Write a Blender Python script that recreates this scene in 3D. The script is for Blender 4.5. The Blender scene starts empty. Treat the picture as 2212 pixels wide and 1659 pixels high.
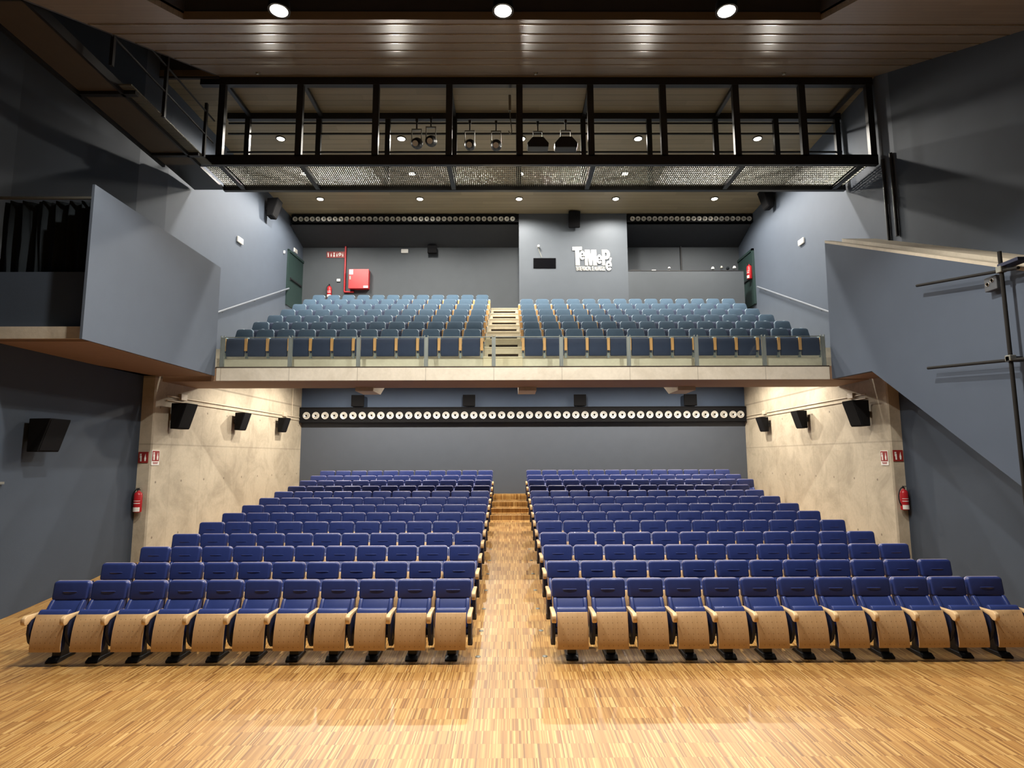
import bpy, bmesh, math, random
from mathutils import Vector, Matrix
random.seed(7)
sc = bpy.context.scene
COL = sc.collection
R = math.radians

# ------------------------------------------------------------------ camera
F_PX, W_PX = 1300.0, 2212.0
tilt, yaw, roll = math.atan(160.5 / 1300.0), 0.0062, 0.0034
fw = Vector((math.sin(yaw) * math.cos(tilt), math.cos(yaw) * math.cos(tilt), math.sin(tilt)))
rt = fw.cross(Vector((0, 0, 1))).normalized()
up = rt.cross(fw)
rt2 = rt * math.cos(roll) - up * math.sin(roll)
up2 = up * math.cos(roll) + rt * math.sin(roll)
cam_d = bpy.data.cameras.new('camera')
cam = bpy.data.objects.new('camera', cam_d)
COL.objects.link(cam)
m = Matrix((rt2, up2, -fw)).transposed().to_4x4()
m.translation = Vector((-0.035, 0, 2.77))
cam.matrix_world = m
cam_d.sensor_width = 36.0
cam_d.lens = 36.0 * F_PX / W_PX
cam_d.clip_end = 200
sc.camera = cam

# ------------------------------------------------------------------ world, exposure
w = bpy.data.worlds.new('world')
sc.world = w
w.use_nodes = True
w.node_tree.nodes['Background'].inputs[0].default_value = (0.55, 0.68, 1.0, 1)
w.node_tree.nodes['Background'].inputs[1].default_value = 0.014
sc.view_settings.view_transform = 'Standard'
sc.view_settings.look = 'None'
sc.view_settings.gamma = 1
sc.view_settings.use_curve_mapping = False
sc.view_settings.exposure = 0.06
sc.cycles.use_denoising = True
sc.cycles.max_bounces = 5
sc.cycles.diffuse_bounces = 3
sc.cycles.use_adaptive_sampling = True
sc.cycles.adaptive_threshold = 0.05
sc.cycles.glossy_bounces = 3
sc.cycles.transparent_max_bounces = 10
sc.cycles.sample_clamp_indirect = 4.0

WARM = (1.0, 0.80, 0.56)
NEUT = (1.0, 0.94, 0.84)
UNDER = (1.0, 0.91, 0.78)
P_FLOOD, P_CEIL, P_UNDER, P_STAGE = 2000.0, 590.0, 600.0, 620.0

# work lights above the stage behind the viewpoint; an added unseen panel cuts their light off on the floor
for i, (x, pw) in enumerate(((-1.7, 1), (0, 1), (1.7, 1))):
    ld = bpy.data.lights.new('stage_work_light', 'SPOT')
    ld.energy = P_STAGE; ld.color = (1.0, 0.93, 0.90); ld.shadow_soft_size = .12
    ld.spot_size = R(38); ld.spot_blend = .6
    lo = bpy.data.objects.new('stage_work_light', ld)
    COL.objects.link(lo)
    lo.location = (x, -1.0, 8.9)
    lo.rotation_euler = (R(36), 0, 0)

# ------------------------------------------------------------------ materials
def new_mat(name):
    mt = bpy.data.materials.new(name)
    mt.use_nodes = True
    nt = mt.node_tree
    b = nt.nodes['Principled BSDF']
    return mt, nt, b

def N(nt, typ, **kw):
    n = nt.nodes.new(typ)
    for k, v in kw.items():
        setattr(n, k, v)
    return n

def math_n(nt, op, a, b=None, c=None):
    n = nt.nodes.new('ShaderNodeMath'); n.operation = op
    for i, v in enumerate((a, b, c)):
        if v is None: continue
        if isinstance(v, (int, float)): n.inputs[i].default_value = v
        else: nt.links.new(v, n.inputs[i])
    return n.outputs[0]

def mix_col(nt, fac, a, b, mode='MIX'):
    n = nt.nodes.new('ShaderNodeMix'); n.data_type = 'RGBA'; n.blend_type = mode
    if isinstance(fac, (int, float)): n.inputs[0].default_value = fac
    else: nt.links.new(fac, n.inputs[0])
    for i, v in ((6, a), (7, b)):
        if isinstance(v, tuple): n.inputs[i].default_value = (*v, 1) if len(v) == 3 else v
        else: nt.links.new(v, n.inputs[i])
    return n.outputs[2]

def plain(name, col, rough=0.5, metal=0.0, var=0.12, scale=6.0, bump=0.0, coat=0.0, sheen=0.0, spec=0.5):
    mt, nt, b = new_mat(name)
    tc = N(nt, 'ShaderNodeTexCoord')
    no = N(nt, 'ShaderNodeTexNoise'); no.inputs['Scale'].default_value = scale; no.inputs['Detail'].default_value = 4
    nt.links.new(tc.outputs['Object'], no.inputs['Vector'])
    c = mix_col(nt, no.outputs['Fac'], tuple(x * (1 - var) for x in col), tuple(min(1, x * (1 + var)) for x in col))
    nt.links.new(c, b.inputs['Base Color'])
    b.inputs['Roughness'].default_value = rough
    b.inputs['Metallic'].default_value = metal
    b.inputs['Specular IOR Level'].default_value = spec
    if coat: b.inputs['Coat Weight'].default_value = coat
    if sheen:
        b.inputs['Sheen Weight'].default_value = sheen
        b.inputs['Sheen Roughness'].default_value = 0.4
    if bump:
        n2 = N(nt, 'ShaderNodeTexNoise'); n2.inputs['Scale'].default_value = scale * 25
        nt.links.new(tc.outputs['Object'], n2.inputs['Vector'])
        bp = N(nt, 'ShaderNodeBump'); bp.inputs['Strength'].default_value = bump; bp.inputs['Distance'].default_value = 0.01
        nt.links.new(n2.outputs['Fac'], bp.inputs['Height']); nt.links.new(bp.outputs[0], b.inputs['Normal'])
    return mt

def emis(name, col, s):
    mt, nt, b = new_mat(name)
    b.inputs['Base Color'].default_value = (*col, 1)
    b.inputs['Emission Color'].default_value = (*col, 1)
    b.inputs['Emission Strength'].default_value = s
    return mt

def xyz(nt, kind='Object'):
    tc = N(nt, 'ShaderNodeTexCoord'); s = N(nt, 'ShaderNodeSeparateXYZ')
    nt.links.new(tc.outputs[kind], s.inputs[0])
    return tc.outputs[kind], s.outputs[0], s.outputs[1], s.outputs[2]

def parquet():
    mt, nt, b = new_mat('industrial strip parquet')
    vec, x, y, z = xyz(nt)
    PX, PY = 0.0125, 0.285
    cx = math_n(nt, 'FLOOR', math_n(nt, 'DIVIDE', x, PX))
    cy = math_n(nt, 'FLOOR', math_n(nt, 'DIVIDE', y, PY))
    cb = N(nt, 'ShaderNodeCombineXYZ'); nt.links.new(cx, cb.inputs[0]); nt.links.new(cy, cb.inputs[1])
    wn = N(nt, 'ShaderNodeTexWhiteNoise'); wn.noise_dimensions = '2D'; nt.links.new(cb.outputs[0], wn.inputs['Vector'])
    bx = math_n(nt, 'FLOOR', math_n(nt, 'DIVIDE', x, 0.31))
    cb2 = N(nt, 'ShaderNodeCombineXYZ'); nt.links.new(bx, cb2.inputs[0]); nt.links.new(cy, cb2.inputs[1])
    wb = N(nt, 'ShaderNodeTexWhiteNoise'); wb.noise_dimensions = '2D'; nt.links.new(cb2.outputs[0], wb.inputs['Vector'])
    ramp = N(nt, 'ShaderNodeValToRGB')
    e = ramp.color_ramp.elements
    e[0].position = 0; e[0].color = (0.2060, 0.0873, 0.0202, 1)
    e[1].position = 1; e[1].color = (0.6020, 0.3841, 0.1445, 1)
    for p, c in ((0.2, (0.3440, 0.1668, 0.0420, 1)), (0.62, (0.4300, 0.2299, 0.0647, 1)), (0.84, (0.4990, 0.2920, 0.0899, 1))):
        n_ = e.new(p); n_.color = c
    nt.links.new(wn.outputs['Value'], ramp.inputs[0])
    f1 = math_n(nt, 'ADD', math_n(nt, 'MULTIPLY', wb.outputs['Value'], 0.14), 0.93)
    no = N(nt, 'ShaderNodeTexNoise'); no.inputs['Scale'].default_value = 0.7; no.inputs['Detail'].default_value = 3
    nt.links.new(vec, no.inputs['Vector'])
    f2 = math_n(nt, 'ADD', math_n(nt, 'MULTIPLY', no.outputs['Fac'], 0.3), 0.85)
    ff = math_n(nt, 'MULTIPLY', f1, f2)
    # joints
    fy = math_n(nt, 'FRACT', math_n(nt, 'DIVIDE', y, PY))
    jy = math_n(nt, 'LESS_THAN', fy, 0.022)
    jf = math_n(nt, 'SUBTRACT', 1.0, math_n(nt, 'MULTIPLY', jy, 0.12))
    ff = math_n(nt, 'MULTIPLY', ff, jf)
    cc = N(nt, 'ShaderNodeCombineColor')
    for i in range(3): nt.links.new(ff, cc.inputs[i])
    c = mix_col(nt, 1.0, ramp.outputs[0], cc.outputs[0], 'MULTIPLY')
    nt.links.new(c, b.inputs['Base Color'])
    b.inputs['Roughness'].default_value = 0.42
    b.inputs['Coat Weight'].default_value = 0.25
    b.inputs['Coat Roughness'].default_value = 0.42
    return mt

def concrete(name, c1=(0.56, 0.49, 0.375), c2=(0.39, 0.335, 0.25), lines=True, joints=False):
    mt, nt, b = new_mat(name)
    vec, x, y, z = xyz(nt)
    n1 = N(nt, 'ShaderNodeTexNoise'); n1.inputs['Scale'].default_value = 1.1; n1.inputs['Detail'].default_value = 10; n1.inputs['Roughness'].default_value = 0.70
    n1.inputs['Distortion'].default_value = 0.5
    nt.links.new(vec, n1.inputs['Vector'])
    rp = N(nt, 'ShaderNodeValToRGB'); rp.color_ramp.elements[0].position = 0.36; rp.color_ramp.elements[1].position = 0.56
    nt.links.new(n1.outputs['Fac'], rp.inputs[0])
    col = mix_col(nt, rp.outputs[0], c2, c1)
    n2 = N(nt, 'ShaderNodeTexNoise'); n2.inputs['Scale'].default_value = 14; n2.inputs['Detail'].default_value = 6
    nt.links.new(vec, n2.inputs['Vector'])
    col = mix_col(nt, math_n(nt, 'MULTIPLY', n2.outputs['Fac'], 0.42), col, tuple(q * 0.55 for q in c1))
    if lines:
        ly = math_n(nt, 'LESS_THAN', math_n(nt, 'FRACT', math_n(nt, 'DIVIDE', math_n(nt, 'ADD', y, 0.4), 1.25)), 0.012)
        lz = math_n(nt, 'LESS_THAN', math_n(nt, 'ABSOLUTE', math_n(nt, 'SUBTRACT', z, 3.12)), 0.018)
        lz2 = math_n(nt, 'LESS_THAN', math_n(nt, 'ABSOLUTE', math_n(nt, 'SUBTRACT', z, 4.68)), 0.022)
        l = math_n(nt, 'MAXIMUM', math_n(nt, 'MULTIPLY', ly, 0.45), math_n(nt, 'MAXIMUM', math_n(nt, 'MULTIPLY', lz, 0.6), lz2))
        col = mix_col(nt, math_n(nt, 'MULTIPLY', l, 0.5), col, (0.12, 0.1, 0.07))
        # formwork tie holes
        hy = math_n(nt, 'SUBTRACT', math_n(nt, 'FRACT', math_n(nt, 'DIVIDE', math_n(nt, 'ADD', y, 0.1), 0.98)), 0.5)
        h = None
        for zz in (2.25, 3.98, 1.0):
            dz = math_n(nt, 'DIVIDE', math_n(nt, 'SUBTRACT', z, zz), 0.98)
            d = math_n(nt, 'SQRT', math_n(nt, 'ADD', math_n(nt, 'MULTIPLY', hy, hy), math_n(nt, 'MULTIPLY', dz, dz)))
            hm = math_n(nt, 'LESS_THAN', d, 0.028)
            h = hm if h is None else math_n(nt, 'MAXIMUM', h, hm)
        col = mix_col(nt, math_n(nt, 'MULTIPLY', h, 0.6), col, (0.08, 0.06, 0.045))
    if joints:
        jx = math_n(nt, 'LESS_THAN', math_n(nt, 'FRACT', math_n(nt, 'DIVIDE', math_n(nt, 'ADD', x, 6.83 + 16.12), 1.612)), 0.008)
        col = mix_col(nt, math_n(nt, 'MULTIPLY', jx, 0.5), col, (0.1, 0.08, 0.06))
    nt.links.new(col, b.inputs['Base Color'])
    b.inputs['Roughness'].default_value = 0.75
    bp = N(nt, 'ShaderNodeBump'); bp.inputs['Strength'].default_value = 0.25; bp.inputs['Distance'].default_value = 0.01
    nt.links.new(n2.outputs['Fac'], bp.inputs['Height']); nt.links.new(bp.outputs[0], b.inputs['Normal'])
    return mt

def planks(name, c1, c2, pitch, rough=0.38):
    mt, nt, b = new_mat(name)
    vec, x, y, z = xyz(nt)
    row = math_n(nt, 'FLOOR', math_n(nt, 'DIVIDE', y, pitch))
    col_i = math_n(nt, 'FLOOR', math_n(nt, 'DIVIDE', math_n(nt, 'ADD', x, math_n(nt, 'MULTIPLY', row, 1.37)), 2.4))
    cb = N(nt, 'ShaderNodeCombineXYZ'); nt.links.new(row, cb.inputs[0]); nt.links.new(col_i, cb.inputs[1])
    wn = N(nt, 'ShaderNodeTexWhiteNoise'); wn.noise_dimensions = '2D'; nt.links.new(cb.outputs[0], wn.inputs['Vector'])
    mp = N(nt, 'ShaderNodeMapping'); mp.inputs['Scale'].default_value = (0.7, 8, 8)
    nt.links.new(vec, mp.inputs[0])
    n1 = N(nt, 'ShaderNodeTexNoise'); n1.inputs['Scale'].default_value = 1.5; n1.inputs['Detail'].default_value = 6
    nt.links.new(mp.outputs[0], n1.inputs['Vector'])
    f = math_n(nt, 'ADD', math_n(nt, 'MULTIPLY', wn.outputs['Value'], 0.5), math_n(nt, 'MULTIPLY', n1.outputs['Fac'], 0.5))
    col = mix_col(nt, f, c1, c2)
    g = math_n(nt, 'LESS_THAN', math_n(nt, 'FRACT', math_n(nt, 'DIVIDE', y, pitch)), 0.07)
    col = mix_col(nt, math_n(nt, 'MULTIPLY', g, 0.6), col, tuple(q * 0.25 for q in c1))
    nt.links.new(col, b.inputs['Base Color'])
    b.inputs['Roughness'].default_value = rough
    bp = N(nt, 'ShaderNodeBump'); bp.inputs['Strength'].default_value = 0.5; bp.inputs['Distance'].default_value = 0.01
    nt.links.new(math_n(nt, 'SUBTRACT', 1.0, g), bp.inputs['Height']); nt.links.new(bp.outputs[0], b.inputs['Normal'])
    return mt

def shell_wood():
    mt, nt, b = new_mat('perforated beech plywood')
    vec, x, y, z = xyz(nt)
    mp = N(nt, 'ShaderNodeMapping'); mp.inputs['Scale'].default_value = (22, 3, 2.2)
    nt.links.new(vec, mp.inputs[0])
    n1 = N(nt, 'ShaderNodeTexNoise'); n1.inputs['Scale'].default_value = 1.6; n1.inputs['Detail'].default_value = 5
    nt.links.new(mp.outputs[0], n1.inputs['Vector'])
    col = mix_col(nt, n1.outputs['Fac'], (0.50, 0.31, 0.145), (0.66, 0.45, 0.25))
    hx = math_n(nt, 'SUBTRACT', math_n(nt, 'FRACT', math_n(nt, 'ADD', math_n(nt, 'DIVIDE', x, 0.066), 0.5)), 0.5)
    hz = math_n(nt, 'SUBTRACT', math_n(nt, 'FRACT', math_n(nt, 'DIVIDE', math_n(nt, 'SUBTRACT', z, 0.20), 0.072)), 0.5)
    d = math_n(nt, 'SQRT', math_n(nt, 'ADD', math_n(nt, 'MULTIPLY', hx, hx), math_n(nt, 'MULTIPLY', hz, hz)))
    h = math_n(nt, 'LESS_THAN', d, 0.078)
    inx = math_n(nt, 'LESS_THAN', math_n(nt, 'ABSOLUTE', x), 0.165)
    inz = math_n(nt, 'LESS_THAN', math_n(nt, 'ABSOLUTE', math_n(nt, 'SUBTRACT', z, 0.416)), 0.215)
    h = math_n(nt, 'MULTIPLY', h, math_n(nt, 'MULTIPLY', inx, inz))
    col = mix_col(nt, math_n(nt, 'MULTIPLY', h, 0.7), col, (0.07, 0.03, 0.012))
    nt.links.new(col, b.inputs['Base Color'])
    b.inputs['Roughness'].default_value = 0.4
    return mt

def glass_mat():
    mt, nt, b = new_mat('clear greenish glass')
    out = nt.nodes['Material Output']
    tr = N(nt, 'ShaderNodeBsdfTransparent'); tr.inputs[0].default_value = (0.94, 0.965, 0.945, 1)
    gl = N(nt, 'ShaderNodeBsdfGlossy'); gl.inputs['Roughness'].default_value = 0.04
    fr = N(nt, 'ShaderNodeFresnel'); fr.inputs[0].default_value = 1.45
    mx = N(nt, 'ShaderNodeMixShader')
    nt.links.new(fr.outputs[0], mx.inputs[0]); nt.links.new(tr.outputs[0], mx.inputs[1]); nt.links.new(gl.outputs[0], mx.inputs[2])
    nt.links.new(mx.outputs[0], out.inputs[0])
    return mt

M = dict(
    parquet=parquet(),
    concrete=concrete('board marked concrete'),
    deck=concrete('pale painted concrete deck', (0.74, 0.69, 0.58), (0.62, 0.57, 0.47), lines=False),
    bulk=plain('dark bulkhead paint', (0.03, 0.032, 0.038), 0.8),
    fascia=concrete('pale cast concrete', (0.60, 0.53, 0.42), (0.47, 0.41, 0.32), lines=False),
    edge=concrete('pale concrete balcony edge', (0.80, 0.74, 0.63), (0.67, 0.61, 0.50), lines=False, joints=True),
    soffit=plain('brown painted soffit', (0.30, 0.185, 0.115), 0.7, var=0.1),
    navy=plain('matt slate blue wall paint', (0.037, 0.051, 0.075), 0.75, var=0.08, scale=3, bump=0.08),  # also darkens the near upper side walls in place of shade
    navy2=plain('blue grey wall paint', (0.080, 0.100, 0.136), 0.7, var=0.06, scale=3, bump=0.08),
    greylow=plain('slate wall paint', (0.072, 0.086, 0.112), 0.7, var=0.07, scale=3, bump=0.08),
    grey=plain('dark slate grey wall paint', (0.055, 0.064, 0.075), 0.7, var=0.07, scale=3, bump=0.08),
    deep=plain('deep blue wall paint', (0.045, 0.07, 0.12), 0.7, var=0.08, scale=3),
    ceiling=planks('brown slatted ceiling boards', (0.165, 0.125, 0.088), (0.255, 0.20, 0.145), 0.15),
    ceiling2=planks('tan timber ceiling boards', (0.165, 0.130, 0.078), (0.255, 0.205, 0.13), 0.22, 0.5),
    lath=plain('varnished ceiling lath', (0.20, 0.16, 0.11), 0.22, 0.2),
    void=plain('dark ceiling void', (0.05, 0.048, 0.055), 0.8),
    black=plain('black painted steel', (0.012, 0.012, 0.014), 0.45, var=0.2),
    pipe=plain('dull black pipe', (0.014, 0.013, 0.012), 0.75, var=0.2, spec=0.2),
    boxgrey=plain('dark grey plastic box', (0.06, 0.065, 0.075), 0.6),
    duct=plain('matt black duct paint', (0.008, 0.008, 0.009), 0.9, var=0.1, spec=0.15),
    steel=plain('galvanised steel', (0.24, 0.24, 0.21), 0.5, 0.6, scale=12),
    plate=plain('dark brown underside panel', (0.07, 0.055, 0.04), 0.6),
    rail=plain('grey green painted steel', (0.22, 0.25, 0.24), 0.4, 0.2),
    alu=plain('spun aluminium', (0.80, 0.79, 0.75), 0.32, 0.55, var=0.05),
    leather=plain('navy blue leather', (0.024, 0.042, 0.18), 0.40, var=0.18, scale=9, bump=0.12, coat=0.08),
    leather2=plain('blue leather cushion', (0.026, 0.046, 0.19), 0.38, var=0.15, scale=9, bump=0.12, coat=0.08),
    piping=plain('lilac grey piping', (0.42, 0.38, 0.50), 0.5),
    panelblue=plain('dark navy side upholstery', (0.007, 0.011, 0.04), 0.6, var=0.2),
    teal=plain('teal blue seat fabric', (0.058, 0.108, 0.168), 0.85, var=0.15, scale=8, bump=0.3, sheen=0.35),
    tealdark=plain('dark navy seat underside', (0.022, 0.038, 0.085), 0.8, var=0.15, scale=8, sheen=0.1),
    shell=shell_wood(),
    armwood=plain('pale beech armrest', (0.72, 0.50, 0.27), 0.38, var=0.12, scale=5),
    armwood2=plain('orange beech armrest', (0.66, 0.38, 0.15), 0.42, var=0.15, scale=5),
    stepwood=concrete('pale timber stair tread', (0.74, 0.66, 0.50), (0.64, 0.56, 0.42), lines=False),
    shadow=plain('dark brown recess', (0.05, 0.035, 0.025), 0.8),  # painted shade of the stair slots; also the bottom rail's own brown
    red=plain('glossy signal red', (0.42, 0.014, 0.02), 0.35, var=0.06),
    redmatt=plain('red sign face', (0.26, 0.018, 0.015), 0.5, var=0.05),
    white=plain('white plastic', (0.8, 0.79, 0.75), 0.5, var=0.03),
    offwhite=plain('off white painted letters', (0.60, 0.59, 0.56), 0.5, var=0.03),
    curtain=plain('black green velvet', (0.010, 0.013, 0.016), 0.95, var=0.2, spec=0.1),
    booth=plain('light blue grey booth paint', (0.076, 0.089, 0.108), 0.7, var=0.06, scale=3, bump=0.08),
    green=plain('dark green door paint', (0.018, 0.04, 0.038), 0.5),
    glass=glass_mat(),
    lamp=emis('lit lamp face', (1.0, 0.87, 0.66), 45),
    lampw=emis('lit flood lamp face', (1.0, 0.90, 0.74), 70),
    blackglass=plain('black window glass', (0.004, 0.004, 0.005), 0.08, var=0),
    cloth=plain('stretched blue grey cloth', (0.063, 0.082, 0.118), 0.85, var=0.06, scale=2),
    conduit=plain('cream plastic conduit', (0.60, 0.52, 0.40), 0.5, var=0.05),
)

# ------------------------------------------------------------------ mesh helpers
class MB:
    def __init__(s): s.v, s.f = [], []
    def add(s, vs, fs):
        o = len(s.v); s.v += [tuple(p) for p in vs]; s.f += [tuple(i + o for i in f) for f in fs]; return s
    def box(s, x0, x1, y0, y1, z0, z1):
        vs = [(x, y, z) for x in (x0, x1) for y in (y0, y1) for z in (z0, z1)]
        return s.add(vs, [(0, 1, 3, 2), (4, 6, 7, 5), (0, 4, 5, 1), (2, 3, 7, 6), (0, 2, 6, 4), (1, 5, 7, 3)])
    def prism(s, pts, axis, a, b):
        n = len(pts)
        def p3(p, t):
            return {'x': (t, p[0], p[1]), 'y': (p[0], t, p[1]), 'z': (p[0], p[1], t)}[axis]
        vs = [p3(p, a) for p in pts] + [p3(p, b) for p in pts]
        fs = [tuple(range(n)), tuple(reversed(range(n, 2 * n)))] + [(i, (i + 1) % n + 0, (i + 1) % n + n, i + n) for i in range(n)]
        return s.add(vs, fs)
    def tube(s, p0, p1, r, n=10, r1=None):
        p0, p1 = Vector(p0), Vector(p1); d = (p1 - p0).normalized()
        a = d.orthogonal().normalized(); b = d.cross(a); r1 = r if r1 is None else r1
        vs = []
        for p, q in ((p0, r), (p1, r1)):
            for i in range(n):
                t = 2 * math.pi * i / n; vs.append(p + a * q * math.cos(t) + b * q * math.sin(t))
        return s.add(vs, [tuple(range(n)), tuple(reversed(range(n, 2 * n)))] + [(i, (i + 1) % n, (i + 1) % n + n, i + n) for i in range(n)])
    def path(s, pts, r, n=8):
        for a, b in zip(pts, pts[1:]): s.tube(a, b, r, n)
        return s
    def lathe(s, prof, c, axis='z', n=20):
        # prof: (radius, height) pairs
        c = Vector(c); o = len(s.v); m_ = len(prof)
        for i in range(n):
            t = 2 * math.pi * i / n
            for r, h in prof:
                p = {'z': (r * math.cos(t), r * math.sin(t), h), 'y': (r * math.cos(t), h, r * math.sin(t)), 'x': (h, r * math.cos(t), r * math.sin(t))}[axis]
                s.v.append(tuple(c + Vector(p)))
        for i in range(n):
            for j in range(m_ - 1):
                a, b = o + i * m_ + j, o + ((i + 1) % n) * m_ + j
                s.f.append((a, b, b + 1, a + 1))
        return s
    def quadstrip(s, rows):
        # rows of equal length points
        o = len(s.v); k = len(rows[0])
        for r in rows: s.v += [tuple(p) for p in r]
        for i in range(len(rows) - 1):
            for j in range(k - 1):
                a = o + i * k + j; s.f.append((a, a + 1, a + k + 1, a + k))
        return s
    def build(s, name, mat, parent=None, bevel=0, seg=2, smooth=False, xf=None):
        me = bpy.data.meshes.new(name)
        bm = bmesh.new()
        vs = [bm.verts.new(p) for p in s.v]
        for f in s.f:
            try: bm.faces.new([vs[i] for i in f])
            except ValueError: pass
        bmesh.ops.recalc_face_normals(bm, faces=bm.faces)
        if bevel:
            es = [e for e in bm.edges if len(e.link_faces) == 2 and e.calc_face_angle(0) > R(38)]
            bmesh.ops.bevel(bm, geom=es, offset=bevel, segments=seg, profile=0.5, affect='EDGES', clamp_overlap=True)
        if xf is not None: bmesh.ops.transform(bm, matrix=xf, verts=bm.verts)
        if smooth:
            for f in bm.faces: f.smooth = True
            for e in bm.edges:
                if len(e.link_faces) == 2 and e.calc_face_angle(0) > R(42): e.smooth = False
        bm.to_mesh(me); bm.free()
        me.materials.append(M[mat] if isinstance(mat, str) else mat)
        o = bpy.data.objects.new(name, me); COL.objects.link(o)
        if parent is not None: o.parent = parent
        return o

def tag(o, label=None, cat=None, group=None, kind=None):
    if label: o['label'] = label
    if cat: o['category'] = cat
    if group: o['group'] = group
    if kind: o['kind'] = kind
    return o

def thing(name, label, cat, loc=(0, 0, 0), rz=0, group=None):
    o = bpy.data.objects.new(name, None); COL.objects.link(o)
    o.location = loc; o.rotation_euler = (0, 0, rz); o.empty_display_size = 0.1
    return tag(o, label, cat, group)

def struct(name, mb, mat, label, cat='wall', **kw):
    o = mb.build(name, mat, **kw)
    return tag(o, label, cat, kind='structure')

def dup(root, loc, rz=None, label=None, group=None):
    r = root.copy(); COL.objects.link(r); r.location = loc
    if rz is not None: r.rotation_euler = (0, 0, rz)
    if label: r['label'] = label
    if group: r['group'] = group
    for ch in CH.setdefault(root.name, list(root.children)):
        c = ch.copy(); COL.objects.link(c); c.parent = r
        for g in CH.setdefault(ch.name, list(ch.children)):
            d = g.copy(); COL.objects.link(d); d.parent = c
    return r
CH = {}

ORD = ['first', 'second', 'third', 'fourth', 'fifth', 'sixth', 'seventh', 'eighth', 'ninth', 'tenth', 'eleventh', 'twelfth', 'thirteenth',
       'fourteenth', 'fifteenth', 'sixteenth', 'seventeenth', 'eighteenth', 'nineteenth', 'twentieth']
TENS = {2: 'twenty', 3: 'thirty', 4: 'forty'}
def ordn(i):  # 1-based
    if i <= 20: return ORD[i - 1]
    if i % 10 == 0: return {30: 'thirtieth', 40: 'fortieth'}[i]
    return TENS[i // 10] + '-' + ORD[i % 10 - 1]

def rrect(x0, x1, z0, z1, r, n=5, rb=None, inset=0.0):
    # rounded rectangle outline; top narrower by inset each side
    rb = r if rb is None else rb
    pts = []
    for cx, cz, a0, rr, ins in ((x1 - rb, z0 + rb, -90, rb, 0), (x1 - r - inset, z1 - r, 0, r, 0), (x0 + r + inset, z1 - r, 90, r, 0), (x0 + rb, z0 + rb, 180, rb, 0)):
        for i in range(n + 1):
            a = R(a0 + 90 * i / n); pts.append((cx + rr * math.cos(a), cz + rr * math.sin(a)))
    return pts

# ================================================================== THE ROOM
# ---- floor profile (y, z): level, gentle ramp, then low steps, one per row of seats
RISE = [0, .08, .19, .29, .41, .51, .61, .72, .83, .93, 1.06, 1.18, 1.32]
FEET = [8.75 + 1.0117 * k for k in range(13)]
prof = [(-3.0, 0.0), (8.7, 0.0)] + [(FEET[k] + .3, RISE[k]) for k in range(1, 6)]
prof[2] = (FEET[1] + 0.1, RISE[1])
prof += [(FEET[k] + .3, RISE[k]) for k in range(6, 10)]
for k in range(10, 13):
    y = FEET[k] - 0.42
    prof += [(y, RISE[k - 1]), (y + 0.001, RISE[k])]
prof += [(21.75, 1.32), (21.751, 1.5), (22.6, 1.5)]
def floor_z(y):
    for (a, za), (b, zb) in zip(prof, prof[1:]):
        if a <= y <= b: return za + (zb - za) * (y - a) / (b - a)
    return 0
struct('floor', MB().prism(prof + [(22.6, -0.3), (-3.0, -0.3)], 'x', -8.6, 8.9), 'parquet', 'honey coloured strip parquet floor of the stalls', 'floor')

# ---- side walls; shade on the near upper stretches is put into darker paint
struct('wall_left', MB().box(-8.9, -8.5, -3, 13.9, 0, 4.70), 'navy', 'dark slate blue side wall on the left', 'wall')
struct('wall_right', MB().box(8.8, 9.1, -3, 12.95, 0, 13.5).box(8.8, 9.1, 12.95, 22.6, 0, 4.6), 'navy', 'slate blue side wall on the right, shade painted into upper part', 'wall')
struct('wall_right_upper', MB().box(8.8, 9.1, 12.95, 22.6, 4.6, 13.5), 'navy2', 'lighter lit tone of the upper side wall right of the balcony', 'wall')
struct('wall_left_high', MB().prism([(-9.0, -3), (-8.90, -3), (-8.82, 10.2), (-8.40, 13.0), (-9.0, 13.0)], 'z', 4.70, 13.5), 'navy', 'slate blue wall above the left side box, shade painted in', 'wall')
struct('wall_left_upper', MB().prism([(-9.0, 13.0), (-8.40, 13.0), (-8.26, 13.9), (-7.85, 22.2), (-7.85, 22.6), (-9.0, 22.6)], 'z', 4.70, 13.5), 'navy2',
       'lighter lit tone of the upper side wall left of the balcony', 'wall')
def yzwall(poly, xin, xout):
    n = len(poly)
    return MB().add([(xin(y), y, z) for y, z in poly] + [(xout, y, z) for y, z in poly],
                    [tuple(range(n)), tuple(reversed(range(n, 2 * n)))] + [(i, (i + 1) % n, (i + 1) % n + n, i + n) for i in range(n)])
struct('wall_left_concrete', yzwall([(13.9, 0), (22.6, 0), (22.6, 8.0), (15.5, 4.9), (13.9, 4.9)], lambda y: -8.2 + (y - 13.9) * .0663, -8.9), 'concrete',
       'raw concrete side wall under the left end of the balcony', 'wall', bevel=0.03, seg=1)
struct('wall_right_concrete', yzwall([(13.5, 0), (22.6, 0), (22.6, 8.0), (15.5, 4.9), (13.5, 4.9)], lambda y: 8.53 + (y - 13.5) * .0207, 8.95), 'concrete',
       'raw concrete side wall under the right end of the balcony', 'wall', bevel=0.03, seg=1)
# ---- back walls
struct('wall_back_stalls', MB().box(-8, 9, 22.2, 22.5, 1.3, 8.0), 'greylow', 'plain slate grey wall behind the stalls seats', 'wall')
struct('wall_back_balcony', MB().box(-8, 9, 22.2, 22.5, 8.0, 12.0), 'grey', 'slate grey wall behind the balcony seats', 'wall')
struct('trim_1', MB().box(-7.7, 8.75, 22.14, 22.2, 4.64, 6.2), 'deep', 'deep blue band above the lower strip of air nozzles', 'wall trim')

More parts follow.
